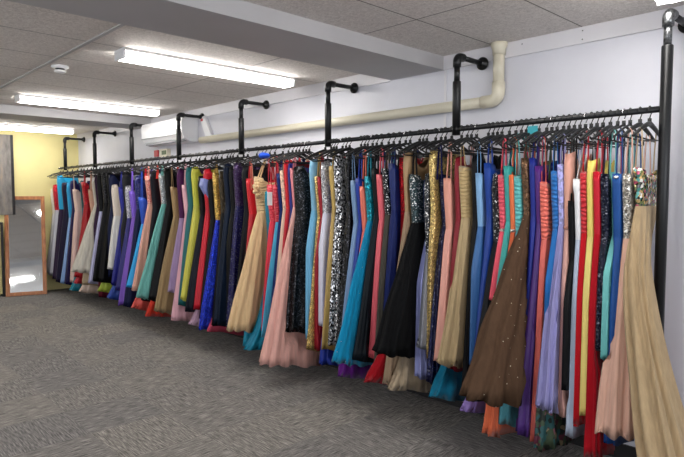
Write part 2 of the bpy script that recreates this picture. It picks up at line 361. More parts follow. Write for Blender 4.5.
# ---------------------------------------------------------------- far wall: mottled board, low cabinet, mirror
t = tag(empty('wall_board', (FAR_X, 1.86, 1.22)), 'tall mottled grey board with black edge on the yellow wall', 'board')
bm = bmesh.new(); box(bm, (0, -.9, -.02), (.03, .5, 1.17)); obj('panel', bm, M['board'], t, False)
bm = bmesh.new(); box(bm, (0, .5, -.02), (.04, .535, 1.17)); obj('edge_strip', bm, M['dark'], t, False)
t = tag(empty('storage_cabinet', (FAR_X + .06, 1.75, 0)), 'low cream cabinet with dark sides behind the framed mirror', 'cabinet')
bm = bmesh.new(); box(bm, (0, -.45, .04), (.1, .41, 1.06), .004); obj('body', bm, fabric('C9BE86', 'satin'), t, False)
bm = bmesh.new(); box(bm, (0, .41, 0), (.105, .445, 1.1)); obj('side_panel', bm, M['dark'], t, False)
bm = bmesh.new(); box(bm, (.1, -.4, .2), (.105, .3, .6)); obj('door_panel', bm, M['board'], t, False)
t = tag(empty('floor_mirror', (-9.37, 2.45, 0)), 'tall timber framed mirror leaning at the far yellow wall', 'mirror')
t.rotation_euler = (0, math.radians(-10.5), math.radians(-17))
W_, H_, F_ = .27, 1.5, .055
bm = bmesh.new()
box(bm, (-.015, -W_, 0), (.02, -W_ + F_, H_), .006); box(bm, (-.015, W_ - F_, 0), (.02, W_, H_), .006)
box(bm, (-.015, -W_ + F_, 0), (.02, W_ - F_, F_), .006); box(bm, (-.015, -W_ + F_, H_ - F_), (.02, W_ - F_, H_), .006); obj('frame', bm, M['timber'], t, False)
bm = bmesh.new(); box(bm, (-.008, -W_ + F_ - .005, F_ - .005), (.006, W_ - F_ + .005, H_ - F_ + .005)); obj('glass', bm, M['mirror'], t, False)

# ---------------------------------------------------------------- the pipe rack
RY, RZ = 3.035, 1.912
POSTS = [-0.931 - 1.2 * k for k in range(8)]
rack = tag(empty('garment_rack', (-5.0, RY, 0)), 'long black steel pipe rack bracketed to the wall and full of gowns', 'clothes rack')
def loc_(p): return (p[0] + 5.0, p[1] - RY, p[2])
for k, px in enumerate(POSTS):
    ZE = 2.364
    zb = 0.0 if k == 0 else 1.875
    bm = bmesh.new(); tube(bm, [loc_((px, RY, zb)), loc_((px, RY, 2.206)), loc_((px, RY, 2.21))], [.026, .026, .024], 18)
    if k == 0: tube(bm, [loc_((px, RY, 0)), loc_((px, RY, .008))], .045, 20)
    if k: tube(bm, [loc_((px - .018, RY, RZ)), loc_((px + .018, RY, RZ))], .024, 16)
    po = obj('post', bm, M['pipe'], rack)
    bm = bmesh.new(); tube(bm, [loc_((px, RY, 2.205)), loc_((px, RY, ZE - .05))], .0185, 16); obj('upper_tube', bm, M['pipe'] if k else M['steel'], po)
    bm = bmesh.new(); R_ = .035
    tube(bm, [loc_((px, RY, ZE - .065)), loc_((px, RY, ZE - R_))] + [loc_((px, RY + R_ - R_ * math.cos(a), ZE - R_ + R_ * math.sin(a))) for a in [PI / 2 * j / 8 for j in range(1, 9)]] + [loc_((px, RY + .065, ZE))], [.026] * 11, 16)
    obj('elbow', bm, M['pipe'] if k else M['steel'], po)
    bm = bmesh.new(); tube(bm, [loc_((px, RY + .06, ZE)), loc_((px, WALL_Y - .03, ZE))], .0165, 14); obj('arm', bm, M['pipe'], po)
    bm = bmesh.new(); yb = WALL_Y - .018
    tube(bm, [loc_((px, yb - .035, ZE)), loc_((px, yb - .012, ZE)), loc_((px, yb - .01, ZE)), loc_((px, yb + .002, ZE))], [.023, .023, .042, .042], 20); obj('flange', bm, M['pipe'], po)
bm = bmesh.new(); tube(bm, [loc_((POSTS[0], RY, RZ)), loc_((-9.62, RY, RZ))], .0155, 14); rail = obj('rail', bm, M['pipe'], rack)

# ---------------------------------------------------------------- hangers
def hang_z(u): return 1.850 - .072 * (abs(u) / .2) ** 1.25
def hanger_proto(kind):
    hk = bmesh.new()
    pts = [(0, .0, 1.856), (0, .0, 1.872), (0, .008, 1.884), (0, .0195, 1.897)] + arc((0, 0, RZ), -.5, PI + .35, .0195, 'yz', 12)
    tube(hk, pts, .0030, 6); hook = obj('hook', hk, M['chrome'] if kind == 2 else M['hang'])
    bm = bmesh.new(); us = [-.2 + .4 * i / 16 for i in range(17)]
    if kind == 0:      # thin tubular plastic with a trouser bar
        tube(bm, [(0, u, hang_z(u)) for u in us], .0055, 8)
        tube(bm, [(0, -.2, 1.774), (0, -.2, 1.762), (0, -.19, 1.755), (0, .19, 1.755), (0, .2, 1.762), (0, .2, 1.774)], .0045, 8)
    elif kind == 1:    # broad moulded shoulders
        tube(bm, [(0, u, hang_z(u) - .003) for u in us], [.007 + .006 * (1 - abs(u) / .2) for u in us], 10)
        tube(bm, [(0, -.185, 1.775), (0, 0, 1.768), (0, .185, 1.775)], .004, 6)
    else:              # slim with notches
        tube(bm, [(0, u, hang_z(u) + (.006 if 12 <= i <= 13 or 3 <= i <= 4 else 0)) for i, u in enumerate(us)], .0065, 8)
        tube(bm, [(0, -.15, hang_z(.15)), (0, -.14, 1.765), (0, .14, 1.765), (0, .15, hang_z(.15))], .0035, 6)
    tube(bm, [(0, 0, 1.845), (0, 0, 1.872)], .0095, 10)
    body = obj('shoulder_bar', bm, M['hang']); return body, hook
PROTO = [hanger_proto(k) for k in range(3)]
used_proto = [False] * 3
def hanger(x, rz, kind, label):
    t = empty('clothes_hanger', (x, RY, 0), rz); tag(t, label, 'hanger', 'black hangers on the pipe rack')
    for o in PROTO[kind]:
        c = o if not used_proto[kind] else o.copy()
        if used_proto[kind]: C.objects.link(c)
        c.parent = t
    used_proto[kind] = True
    return t

# ---------------------------------------------------------------- gowns
def lerp(a, b_, t): return a + (b_ - a) * t
def section_of(ztop, yf, zh, T, style, extra, yb=None, drift=0.0, flare=1.0):
    longb = 'longbod' in extra
    zw = ztop - (.44 if longb else .30)
    if style == 'wide': zw = ztop - .40 if not longb else ztop - .52
    if 'near' in extra: zw = ztop - .17
    yb_h = (yb if yb is not None else 3.035 + min(.26, .14 + max(0, 2.88 - yf) * .5)) - RY; yf_h = yf - RY
    thb, thw = (.030, .022) if 'near' in extra else (.095, .09) if 'fat' in extra else (.048, .042); T = max(T, .052, thw)
    if 'late' in extra: flare = 3.0
    def section(z):
        if z >= zw:
            s = (ztop - z) / (ztop - zw)
            yf_ = lerp(-.165, -.135, s); yb_ = lerp(.165, .135, s)
            if style == 'wide' and s < .25: yf_ = lerp(-.15, -.162, s / .25); yb_ = -yf_
            if 'late' in extra: yf_ *= lerp(.68, .6, s)
            th = lerp(thb * (.7 if style == 'wide' else 1), thw, s) + .006 * math.sin(PI * min(1, s * 1.6))
            return yf_, yb_, th, 0, 0
        s = (zw - z) / (zw - zh)
        e = max(0, s) ** flare
        w0 = -.135 * (.6 if 'late' in extra else 1)
        yf_ = lerp(w0, yf_h, e) if yf_h < -.24 else lerp(w0, min(yf_h, -.15), min(1, s * 3.2) if yf_h > -.2 else s ** .8)
        yb_ = lerp(.135, yb_h, min(1, s * (5 if yb is not None else 1.5)))
        return yf_, yb_, lerp(thw + .001, T, s ** .9), s, drift * s ** 1.9
    return section, zw
PROFILES = []        # (x, section, top z, hem z) of every gown, near end first
def room_beside(i, y, z):
    # how far gown i may spread to either side at height z and depth y before it presses on the next cloth
    x0, sec0 = PROFILES[i][0], PROFILES[i][1]; out = []
    own = x0 + (sec0(z)[4] if z < PROFILES[i][2] else 0)
    for step in (1, -1):
        lim = .5; j = i + step; n = 0
        while 0 <= j < len(PROFILES) and n < 12:
            xj, secj, ztj, zhj = PROFILES[j]
            a = secj(max(zhj, min(z, ztj)))
            if zhj - .08 - .31 * max(0, y - a[0]) < z < ztj + .05:
                if a[0] - .034 < y < a[1] + .05: lim = abs(own - (xj + a[4])) / 2 - .0012; break
            j += step; n += 1
        if j >= len(PROFILES): lim = min(lim, own - FAR_X - .012)
        out.append(max(.004, lim))
    return out          # towards -x, towards +x
def soft(v, lim): return v / (1 + (abs(v) / lim) ** 5) ** .2

def gown(x, zt, yf, zh, T, sh, sf, bh, bf, style, label, extra, yb=None, drift=0.0, flare=1.0, seed=0, rz=0.0, cols=56):
    r = random.Random(seed * 31 + 5)
    t = tag(empty('evening_gown', (x, RY, zh), rz), label, 'gown', 'evening gowns on the pipe rack')
    ztop = zt; section, zw = section_of(ztop, yf, zh, T, style, extra, yb, drift, flare)
    ph = [r.uniform(0, 6.28) for _ in range(5)]; nP = r.choice([7, 8, 9, 10, 11]) + (3 if sf in ('tulle', 'glitter') else 0)
    def ring(bm, z, zo=0, grow=0.0):
        yf_, yb_, th, s, dx = section(z); th += grow
        out = []; yc, ry = (yf_ + yb_) / 2, (yb_ - yf_) / 2
        A = min(.016, T * .38) * s ** .7 * (1.5 if 'near' in extra else 1)
        for k in range(cols):
            a = 2 * PI * k / cols; ca, sa = math.cos(a), math.sin(a)
            ex = math.copysign(abs(sa) ** .75, sa); ey = math.copysign(abs(ca) ** .9, ca)
            wgt = 1 - .32 * (1 + ca) / 2
            rp = A * (math.sin(nP * a + ph[0] + .5 * s) + .5 * math.sin((2 * nP + 3) * a + ph[1]))
            yy = yc + (ry + rp) * ey; xx = dx + (th * wgt + rp) * ex
            xx += (.35 * A + .002) * math.sin(34 * yy + ph[2]) + .006 * s * math.sin(3.0 * yy * 4 + ph[3])
            zz = z
            if zo == 1: zz += -.045 * abs(sa) ** 3 * (1 if abs(ca) < .55 else .3) + .012 * abs(ca)   # neckline
            if zo == 3: zz += -.11 * max(0, 1 - (abs(ca) / .62) ** 2)
            if zo == 2: zz += (.010 * math.sin(nP * a + ph[4]) if T > .05 else .003 * math.sin(5 * a + ph[4])) + .006 * math.sin(3 * a + ph[1]) + (.02 * (1 + ca) / 2)
            if style == 'wide' and z > ztop - .1: zz += -.02 * abs(ca) ** 4
            if zo == 2 and yb is None: zz -= max(0, min(zh - .05, .30 * (yy - yf_))) * min(1, max(0, (zh - .02) / .2))
            ra, rb = room_beside(seed, yy, z), room_beside(seed, yy, zz); lm, lp = min(ra[0], rb[0]), min(ra[1], rb[1])
            xx = dx + (soft(xx - dx, lp) if xx > dx else soft(xx - dx, lm))
            out.append(bm.verts.new((xx, yy, zz - zh)))
        return out
    def skin(bm, R):
        for A_, B_ in zip(R, R[1:]):
            for k in range(cols): bm.faces.new((A_[k], A_[(k + 1) % cols], B_[(k + 1) % cols], B_[k]))
    bm = bmesh.new(); nb = 8
    zs = [lerp(ztop, zw, i / nb) for i in range(nb + 1)]
    R = [ring(bm, z, (3 if style == 'wide' else 1) if i == 0 else 0) for i, z in enumerate(zs)]
    # keep second row below the dipped neckline
    if style == 'wide':
        for k in range(cols):
            lim = R[0][k].co.z - .012
            if R[1][k].co.z > lim: R[1][k].co.z = lim
            if R[2][k].co.z > lim - .012: R[2][k].co.z = lim - .012
    skin(bm, R)
    inner = [bm.verts.new((v_.co.x * .3, v_.co.y * .97, v_.co.z - .03)) for v_ in R[0]]
    for k in range(cols): bm.faces.new((R[0][(k + 1) % cols], R[0][k], inner[k], inner[(k + 1) % cols]))
    bm.faces.new(inner)
    obj('bodice', bm, fabric(bh, bf), t)
    bm = bmesh.new(); ns = 20
    zs = [lerp(zw + .004, zh, i / ns) for i in range(ns + 1)]
    R = [ring(bm, min(z, zw - 1e-4) if i else zw - 1e-4, 2 if i == ns else 0, .0015) for i, z in enumerate(zs)]
    skin(bm, R)
    # turned hem: a short inner return so that the cloth has an edge
    inn = [bm.verts.new((drift + (v_.co.x - drift) * .86, v_.co.y * .985, v_.co.z + .012)) for v_ in R[-1]]
    for k in range(cols): bm.faces.new((R[-1][k], R[-1][(k + 1) % cols], inn[(k + 1) % cols], inn[k]))
    bm.faces.new(inn[::-1])
    obj('skirt', bm, fabric(sh, 'glitter' if 'glitter' in extra else sf), t)
    def press(bm, z0):
        for v_ in bm.verts:
            rr = [room_beside(seed, v_.co.y, v_.co.z + z0 + dz) for dz in (-.015, .015)]
            v_.co.x = soft(v_.co.x, max(.004, min(r1[1] for r1 in rr) - .001)) if v_.co.x > 0 else soft(v_.co.x, max(.004, min(r1[0] for r1 in rr) - .001))
    # straps up to the hanger
    smat = fabric(bh if bf not in ('jewel', 'silver') else sh, 'satin')
    if style != 'wide':
        for sgn in (-1, 1):
            u = {'strap': .12, 'strapless': .15, 'halter': .035}[style] * sgn
            ub = (.125 if style == 'halter' else .14 if style == 'strapless' else .125) * sgn
            wd = .003 if style == 'strapless' else .008
            zhg = hang_z(u) + .007; zb = ztop - .02
            bm = bmesh.new(); pts = [(.022, ub, zb), (.014, lerp(ub, u, .5), lerp(zb, zhg, .5)), (.008, u, zhg - .012), (0, u, zhg), (-.008, u, zhg - .012), (-.014, lerp(ub, u, .5), lerp(zb, zhg, .5)), (-.022, ub, zb)]
            V = []; q_ = []
            for p in pts:
                rr = [room_beside(seed, p[1] + dy, p[2] + dz) for dy in (-.035, .035) for dz in (-.04, .03)]
                q_.append((soft(p[0], max(.003, min(r1[1] for r1 in rr) - .002)) if p[0] > 0 else soft(p[0], max(.003, min(r1[0] for r1 in rr) - .002)), p[1], p[2]))
            pts = q_
            for p in pts:
                V.append([bm.verts.new((p[0], p[1] - wd, p[2] - zh)), bm.verts.new((p[0], p[1] + wd, p[2] - zh))])
            V2 = [[bm.verts.new((q.co.x * .85, q.co.y, q.co.z - .0015)) for q in pr] for pr in V]
            for a_, b2 in zip(V, V[1:]): bm.faces.new((a_[0], a_[1], b2[1], b2[0]))
            for a_, b2 in zip(V2, V2[1:]): bm.faces.new((a_[1], a_[0], b2[0], b2[1]))
            for a_, b2, c_, d_ in zip(V, V[1:], V2, V2[1:]):
                bm.faces.new((a_[0], b2[0], d_[0], c_[0])); bm.faces.new((a_[1], c_[1], d_[1], b2[1]))
            obj('strap', bm, smat, t)
    if 'sleeves' in extra:
        for sgn in (-1, 1):
            bm = bmesh.new(); tube(bm, [(0, sgn * .14, ztop - .03 - zh), (0, sgn * .17, ztop - .1 - zh), (0, sgn * .178, ztop - .3 - zh), (0, sgn * .175, ztop - .52 - zh)], [.022, .026, .022, .016], 10); obj('sleeve', bm, fabric(bh, bf), t)
    if 'belt' in extra:
        bm = bmesh.new(); tube_pts = []
        yf_, yb_, th, s, dx = section(zw)
        for k in range(24): a = 2 * PI * k / 24; tube_pts.append((math.sin(a) * (th + .002), (yf_ + yb_) / 2 + math.cos(a) * ((yb_ - yf_) / 2 + .002), zw - zh))
        tube(bm, tube_pts, .009, 8, closed=True); press(bm, zh); o = obj('waistband', bm, fabric('C8B8B0' if bh != 'DFA593' else 'C08878', 'silver' if bh != 'DFA593' else 'satin'), t)
    if 'trim' in extra:
        bm = bmesh.new(); P_ = []
        for k in range(24): a = 2 * PI * k / 24; P_.append((math.sin(a) * .03, math.cos(a) * .165, ztop - zh - .025 + .02 * abs(math.cos(a)) ))
        tube(bm, P_, .007, 6, closed=True); press(bm, zh); obj('neckline_trim', bm, fabric('C8C8CC', 'silver'), t)
    if 'bow' in extra:
        bm = bmesh.new()
        for a0, L in ((.6, .07), (-.5, .06), (PI - .3, .05), (-1.8, .08)):
            dz, dy = math.sin(a0) * L, -math.cos(a0) * L * .55
            tube(bm, [(.0, -.15, ztop - .10 - zh), (.03, -.16 + dy * .6, ztop - .10 - zh + dz * .6), (.01, -.155 + dy, ztop - .10 - zh + dz)], [.012, .024, .008], 10)
        obj('bow', bm, fabric(bh, 'ruched'), t)
    if 'tag' in extra:
        bm = bmesh.new(); box(bm, (.0, -.225, zt - zh - .16), (.002, -.175, zt - zh - .05)); obj('swing_tag', bm, M['white_card'], t, False)
    if 'sash' in extra:
        bm = bmesh.new(); A_ = [bm.verts.new(p) for p in [(-.034, -.17, zt - .10 - zh), (-.03, -.19, zt - .17 - zh), (-.034, -.1, zt - .33 - zh), (-.034, -.03, zt - .14 - zh)]]
        B_ = [bm.verts.new(v_.co + Vector((.07, 0, 0))) for v_ in A_]
        for i in range(4): j = (i + 1) % 4; bm.faces.new((A_[i], A_[j], B_[j], B_[i]))
        bm.faces.new(A_); bm.faces.new(B_[::-1]); press(bm, zh); obj('sash', bm, fabric('8E9AD8', 'satin'), t, False)
    if 'ruffle' in extra:
        bm = bmesh.new(); yf_, yb_, th, s, dx = section(zh + .01); P1 = []; P2 = []; n_ = 160
        for k in range(n_):
            a = 2 * PI * k / n_; w_ = .008 * math.sin(26 * a)
            P1.append(bm.verts.new((math.sin(a) * (th * (1 - .32 * (1 + math.cos(a)) / 2) + .004), (yf_ + yb_) / 2 + math.cos(a) * ((yb_ - yf_) / 2 + .004), .035)))
            P2.append(bm.verts.new((math.sin(a) * (th * (1 - .32 * (1 + math.cos(a)) / 2) + .018 + w_), (yf_ + yb_) / 2 + math.cos(a) * ((yb_ - yf_) / 2 + .018 + w_), -.004)))
        for k in range(n_): bm.faces.new((P1[k], P1[(k + 1) % n_], P2[(k + 1) % n_], P2[k]))
        obj('ruffle', bm, fabric(sh, 'tulle'), t)
    return t

# x, top z, front y at the hem, hem z, half thickness, skirt colour, skirt cloth, bodice colour, bodice cloth, style, label, extras, hanger kind, hanger label
GOWNS = [
(-1.0, 1.616, 2.6, 0.04, 0.12, 'C6AC86', 'chiffon', 'B8B49A', 'jewel', 'strap', 'nude chiffon gown with a jewelled sequin bodice, hanging on the black rack', 'near', 1, 'black hanger holding the nude chiffon gown with a jewelled sequin bodice'),
(-1.044, 1.589, 2.769, 0.349, 0.11, 'F2C4AE', 'tulle', 'B9B3A8', 'silver', 'strap', 'peach tulle gown with a silver beaded bodice, hanging on the black rack', '', 1, 'black hanger holding the peach tulle gown with a silver beaded bodice'),
(-1.09, 1.59, 2.872, 0.263, 0.035, '134C94', 'satin', '134C94', 'satin', 'strap', 'royal blue satin gown with a silver neckline, hanging on the black rack', 'trim', 0, 'black hanger holding the royal blue satin gown with a silver neckline'),
(-1.12, 1.6, 2.862, 0.684, 0.02, '6FC0BE', 'satin', '7CCBC6', 'satin', 'strap', 'pale aqua satin gown, hanging on the black rack', 'late', 2, 'black hanger holding the pale aqua satin gown'),
(-1.15, 1.591, 2.872, 0.723, 0.022, '141A30', 'sequin', '141A30', 'sequin', 'strap', 'midnight sequin gown, hanging on the black rack', '', 0, 'black hanger holding the midnight sequin gown'),
(-1.186, 1.602, 2.868, 0.163, 0.035, 'C40D22', 'chiffon', 'C8102A', 'satin', 'strap', 'crimson chiffon gown with crossed straps, hanging on the black rack', '', 1, 'black hanger holding the crimson chiffon gown with crossed straps'),
(-1.223, 1.688, 2.872, 0.368, 0.02, 'EBD57C', 'satin', 'E8D36E', 'satin', 'wide', 'yellow satin gown, hanging on the black rack', '', 0, 'black hanger holding the yellow satin gown'),
(-1.253, 1.604, 2.872, 0.311, 0.03, 'D31322', 'chiffon', 'CE1426', 'ruched', 'strap', 'bright red gown with a ruched bodice, hanging on the black rack', '', 1, 'black hanger holding the bright red gown with a ruched bodice'),
(-1.283, 1.569, 2.872, 0.238, 0.022, 'B9C6DA', 'satin', 'F0F0F2', 'satin', 'halter', 'pale blue gown with white halter loop, hanging on the black rack', '', 0, 'black hanger holding the pale blue gown with white halter loop'),
(-1.313, 1.458, 2.848, 0.49, 0.02, '101012', 'satin', '0E0E10', 'satin', 'strap', 'black crepe gown, hanging on the black rack', '', 2, 'black hanger holding the black crepe gown'),
(-1.343, 1.728, 2.872, 0.336, 0.018, 'D9A79A', 'satin', 'DFA593', 'satin', 'wide', 'dusty pink gown with a waistband, hanging on the black rack', 'belt', 0, 'black hanger holding the dusty pink gown with a waistband'),
(-1.373, 1.647, 2.718, 0.403, 0.06, 'A9A6DE', 'tulle', 'A7A6DC', 'lace', 'strap', 'lavender tulle gown with a lace bodice, hanging on the black rack', '', 1, 'black hanger holding the lavender tulle gown with a lace bodice'),
(-1.403, 1.613, 2.843, 0.466, 0.025, '0F6FBE', 'satin', '0F72C4', 'ruched', 'strapless', 'azure satin gown, hanging on the black rack', '', 0, 'black hanger holding the azure satin gown'),
(-1.433, 1.598, 2.807, 0.143, 0.03, '465840', 'floral', '465840', 'floral', 'strap', 'floral print gown, hanging on the black rack', 'late ', 1, 'black hanger holding the floral print gown'),
(-1.469, 1.557, 2.831, 0.173, 0.035, 'EE7468', 'satin', 'F0705F', 'ruched', 'strapless', 'coral satin gown with a ruched bodice, hanging on the black rack', '', 0, 'black hanger holding the coral satin gown with a ruched bodice'),
(-1.499, 1.642, 2.751, 0.222, 0.035, '4A2A72', 'satin', '55257A', 'satin', 'strap', 'deep purple gown, hanging on the black rack', '', 2, 'black hanger holding the deep purple gown'),
(-1.529, 1.686, 2.818, 0.384, 0.022, '1E2C8C', 'satin', '1E2C8C', 'satin', 'strap', 'royal blue halter gown, hanging on the black rack', '', 0, 'black hanger holding the royal blue halter gown'),
(-1.575, 1.688, 2.383, 0.487, 0.13, '5C4534', 'tulle', '6A4E38', 'goldsequin', 'strap', 'brown tulle ball gown with gold sequins, hanging on the black rack', 'glitter', 1, 'black hanger holding the brown tulle ball gown with gold sequins'),
(-1.621, 1.592, 2.76, 0.237, 0.04, '5EA8B4', 'chiffon', '62C4C4', 'ruched', 'strapless', 'aqua gown with a pleated bodice, hanging on the black rack', '', 0, 'black hanger holding the aqua gown with a pleated bodice'),
(-1.652, 1.598, 2.645, 0.204, 0.05, 'F0764E', 'chiffon', 'F07A4A', 'satin', 'strap', 'orange chiffon gown with a beaded waist, hanging on the black rack', 'belt', 1, 'black hanger holding the orange chiffon gown with a beaded waist'),
(-1.682, 1.649, 2.76, 0.753, 0.02, '3FA9A4', 'satin', '3FA9A4', 'satin', 'halter', 'teal halter gown, hanging on the black rack', '', 0, 'black hanger holding the teal halter gown'),
(-1.717, 1.599, 2.786, 0.912, 0.022, 'F0566A', 'satin', 'F0566A', 'ruched', 'strap', 'hot coral gown with a jewelled waist, hanging on the black rack', 'belt', 2, 'black hanger holding the hot coral gown with a jewelled waist'),
(-1.759, 1.629, 2.661, 0.361, 0.035, '14151A', 'satin', '2A2C30', 'silver', 'wide', 'black gown with a silver beaded top, hanging on the black rack', '', 0, 'black hanger holding the black gown with a silver beaded top'),
(-1.808, 1.67, 2.786, 0.522, 0.025, '123C92', 'satin', '12409A', 'satin', 'strap', 'cobalt satin gown, hanging on the black rack', '', 1, 'black hanger holding the cobalt satin gown'),
(-1.838, 1.596, 2.712, 0.266, 0.04, '9A80C8', 'satin', '9A80C8', 'satin', 'wide', 'lilac gown with a long puffed hem, hanging on the black rack', 'late', 0, 'black hanger holding the lilac gown with a long puffed hem'),
(-1.868, 1.614, 2.841, 0.5, 0.025, '3E6EA8', 'satin', '86B4E0', 'satin', 'strapless', 'steel blue satin gown with a puffed bodice, hanging on the black rack', '', 1, 'black hanger holding the steel blue satin gown with a puffed bodice'),
(-1.898, 1.749, 2.813, 0.378, 0.022, '0D0E12', 'satin', '0D0E12', 'satin', 'wide', 'black velvet gown, hanging on the black rack', '', 0, 'black hanger holding the black velvet gown'),
(-1.982, 1.659, 2.714, 0.503, 0.065, 'CDB48A', 'chiffon', 'C8AC78', 'ruched', 'strapless', 'champagne ruched chiffon gown, hanging on the black rack', '', 2, 'black hanger holding the champagne ruched chiffon gown'),
(-2.019, 1.737, 2.858, 0.431, 0.02, '8C1226', 'satin', '8E1428', 'satin', 'wide', 'burgundy gown, hanging on the black rack', '', 0, 'black hanger holding the burgundy gown'),
(-2.049, 1.721, 2.714, 0.285, 0.035, '147C9E', 'tulle', '1B4A70', 'satin', 'wide', 'teal gown with a peacock skirt, hanging on the black rack', 'late ', 1, 'black hanger holding the teal gown with a peacock skirt'),
(-2.09, 1.59, 2.807, 0.474, 0.035, 'EBA999', 'satin', 'EDA794', 'satin', 'strap', 'pale peach satin gown, hanging on the black rack', '', 0, 'black hanger holding the pale peach satin gown'),
(-2.165, 1.615, 2.816, 0.324, 0.03, '0F1546', 'sequin', '10164A', 'sequin', 'strap', 'navy sequin gown, hanging on the black rack', 'late', 1, 'black hanger holding the navy sequin gown'),
(-2.214, 1.79, 2.872, 0.459, 0.022, 'C9AA6C', 'goldsequin', 'CFB070', 'goldsequin', 'wide', 'gold sequin gown with cap sleeves, hanging on the black rack', '', 0, 'black hanger holding the gold sequin gown with cap sleeves'),
(-2.247, 1.643, 2.833, 0.527, 0.025, '8E9098', 'satin', '3A3D42', 'silver', 'wide', 'grey satin gown with a charcoal sequin top, hanging on the black rack', 'longbod', 2, 'black hanger holding the grey satin gown with a charcoal sequin top'),
(-2.291, 1.606, 2.872, 0.315, 0.03, '9AA0D8', 'satin', '3C50A0', 'satin', 'wide', 'periwinkle gown behind black tulle, hanging on the black rack', 'late', 0, 'black hanger holding the periwinkle gown behind black tulle'),
(-2.364, 1.62, 2.552, 0.527, 0.09, '131416', 'tulle', '3C5054', 'silver', 'strap', 'black tulle ball gown with a silver sequin bodice, hanging on the black rack', '', 1, 'black hanger holding the black tulle ball gown with a silver sequin bodice'),
(-2.394, 1.608, 2.704, 0.255, 0.04, 'C8B498', 'tulle', 'A89070', 'satin', 'wide', 'oatmeal tulle gown with a frayed hem, hanging on the black rack', 'late', 0, 'black hanger holding the oatmeal tulle gown with a frayed hem'),
(-2.424, 1.789, 2.713, 0.273, 0.05, 'B89C80', 'tulle', 'B4936C', 'satin', 'wide', 'tan tulle gown, hanging on the black rack', '', 1, 'black hanger holding the tan tulle gown'),
(-2.505, 1.762, 2.621, 0.292, 0.04, 'B80F20', 'chiffon', 'B5121F', 'redsequin', 'wide', 'scarlet sequin gown, hanging on the black rack', 'late ', 0, 'black hanger holding the scarlet sequin gown'),
(-2.544, 1.697, 2.81, 0.459, 0.022, '14225E', 'satin', '16286A', 'satin', 'strap', 'navy satin gown, hanging on the black rack', '', 2, 'black hanger holding the navy satin gown'),
(-2.598, 1.666, 2.793, 0.341, 0.03, '5A564E', 'tulle', '26282C', 'silver', 'strap', 'black lace gown with silver beads, hanging on the black rack', '', 0, 'black hanger holding the black lace gown with silver beads'),
(-2.653, 1.627, 2.811, 0.381, 0.03, 'EE6874', 'satin', 'EE6874', 'satin', 'strap', 'salmon satin gown, hanging on the black rack', '', 1, 'black hanger holding the salmon satin gown'),
(-2.699, 1.669, 2.704, 0.379, 0.035, '10181F', 'satin', '12181C', 'satin', 'strap', 'black satin gown with straps, hanging on the black rack', '', 0, 'black hanger holding the black satin gown with straps'),
(-2.766, 1.616, 2.586, 0.374, 0.055, '139ACA', 'tulle', '138A9C', 'tealsequin', 'strap', 'turquoise tulle gown with a teal sequin bodice, hanging on the black rack', 'glitter', 1, 'black hanger holding the turquoise tulle gown with a teal sequin bodice'),
(-2.814, 1.547, 2.774, 0.554, 0.022, 'EC6E64', 'satin', 'EE7A66', 'satin', 'strap', 'coral gown with thin straps, hanging on the black rack', '', 0, 'black hanger holding the coral gown with thin straps'),
(-2.854, 1.604, 2.774, 0.44, 0.022, '143A9C', 'satin', '1638A0', 'satin', 'strap', 'sapphire satin gown, hanging on the black rack', '', 2, 'black hanger holding the sapphire satin gown'),
(-2.904, 1.59, 2.785, 0.501, 0.03, '7F9FC8', 'satin', '7FA0C8', 'satin', 'strapless', 'powder blue satin gown, hanging on the black rack', '', 0, 'black hanger holding the powder blue satin gown'),
(-2.934, 1.619, 2.804, 0.184, 0.03, '6A2088', 'chiffon', '7A2A90', 'satin', 'wide', 'magenta and violet gown behind turquoise tulle, hanging on the black rack', 'late', 1, 'black hanger holding the magenta and violet gown behind turquoise tulle'),
(-2.97, 1.8, 2.807, 0.375, 0.025, '121214', 'sequin', '121214', 'sequin', 'wide', 'black sequin gown with long straps, hanging on the black rack', '', 0, 'black hanger holding the black sequin gown with long straps'),
(-3.092, 1.8, 2.831, 0.384, 0.03, '60666E', 'bigsequin', 'A8A8AC', 'bigsequin', 'wide', 'silver and black sequin gown, hanging on the black rack', '', 1, 'black hanger holding the silver and black sequin gown'),
(-3.13, 1.7, 2.785, 0.355, 0.028, 'C3A35E', 'satin', 'C8A860', 'satin', 'strap', 'gold satin gown, hanging on the black rack', '', 0, 'black hanger holding the gold satin gown'),
(-3.168, 1.624, 2.819, 0.226, 0.03, '22389C', 'satin', '22389C', 'satin', 'wide', 'deep royal blue gown with a long hem, hanging on the black rack', 'late', 2, 'black hanger holding the deep royal blue gown with a long hem'),
(-3.235, 1.761, 2.856, 0.499, 0.02, 'DCDCEC', 'satin', 'D8D8DE', 'silver', 'wide', 'white gown with a beaded bodice, hanging on the black rack', '', 0, 'black hanger holding the white gown with a beaded bodice'),
(-3.265, 1.626, 2.84, 0.313, 0.018, 'A01828', 'satin', 'A01828', 'satin', 'strap', 'wine red gown, hanging on the black rack', '', 1, 'black hanger holding the wine red gown'),
(-3.295, 1.627, 2.801, 0.313, 0.028, 'C2A564', 'goldsequin', 'C4A868', 'goldsequin', 'strap', 'gold lace gown, hanging on the black rack', '', 0, 'black hanger holding the gold lace gown'),
(-3.365, 1.779, 2.846, 0.377, 0.025, '6FB4DC', 'satin', '86BCDC', 'satin', 'wide', 'icy blue satin gown, hanging on the black rack', '', 1, 'black hanger holding the icy blue satin gown'),
(-3.558, 1.735, 2.797, 0.413, 0.05, '0D0E10', 'sequin', '0D0E10', 'sequin', 'wide', 'black sequin mermaid gown, hanging on the black rack', 'fat', 0, 'black hanger holding the black sequin mermaid gown'),
(-3.596, 1.7, 2.584, 0.184, 0.12, 'F6BDB0', 'tulle', 'E08890', 'satin', 'strap', 'blush pink tulle gown with a ruffled hem, hanging on the black rack', '', 2, 'black hanger holding the blush pink tulle gown with a ruffled hem'),
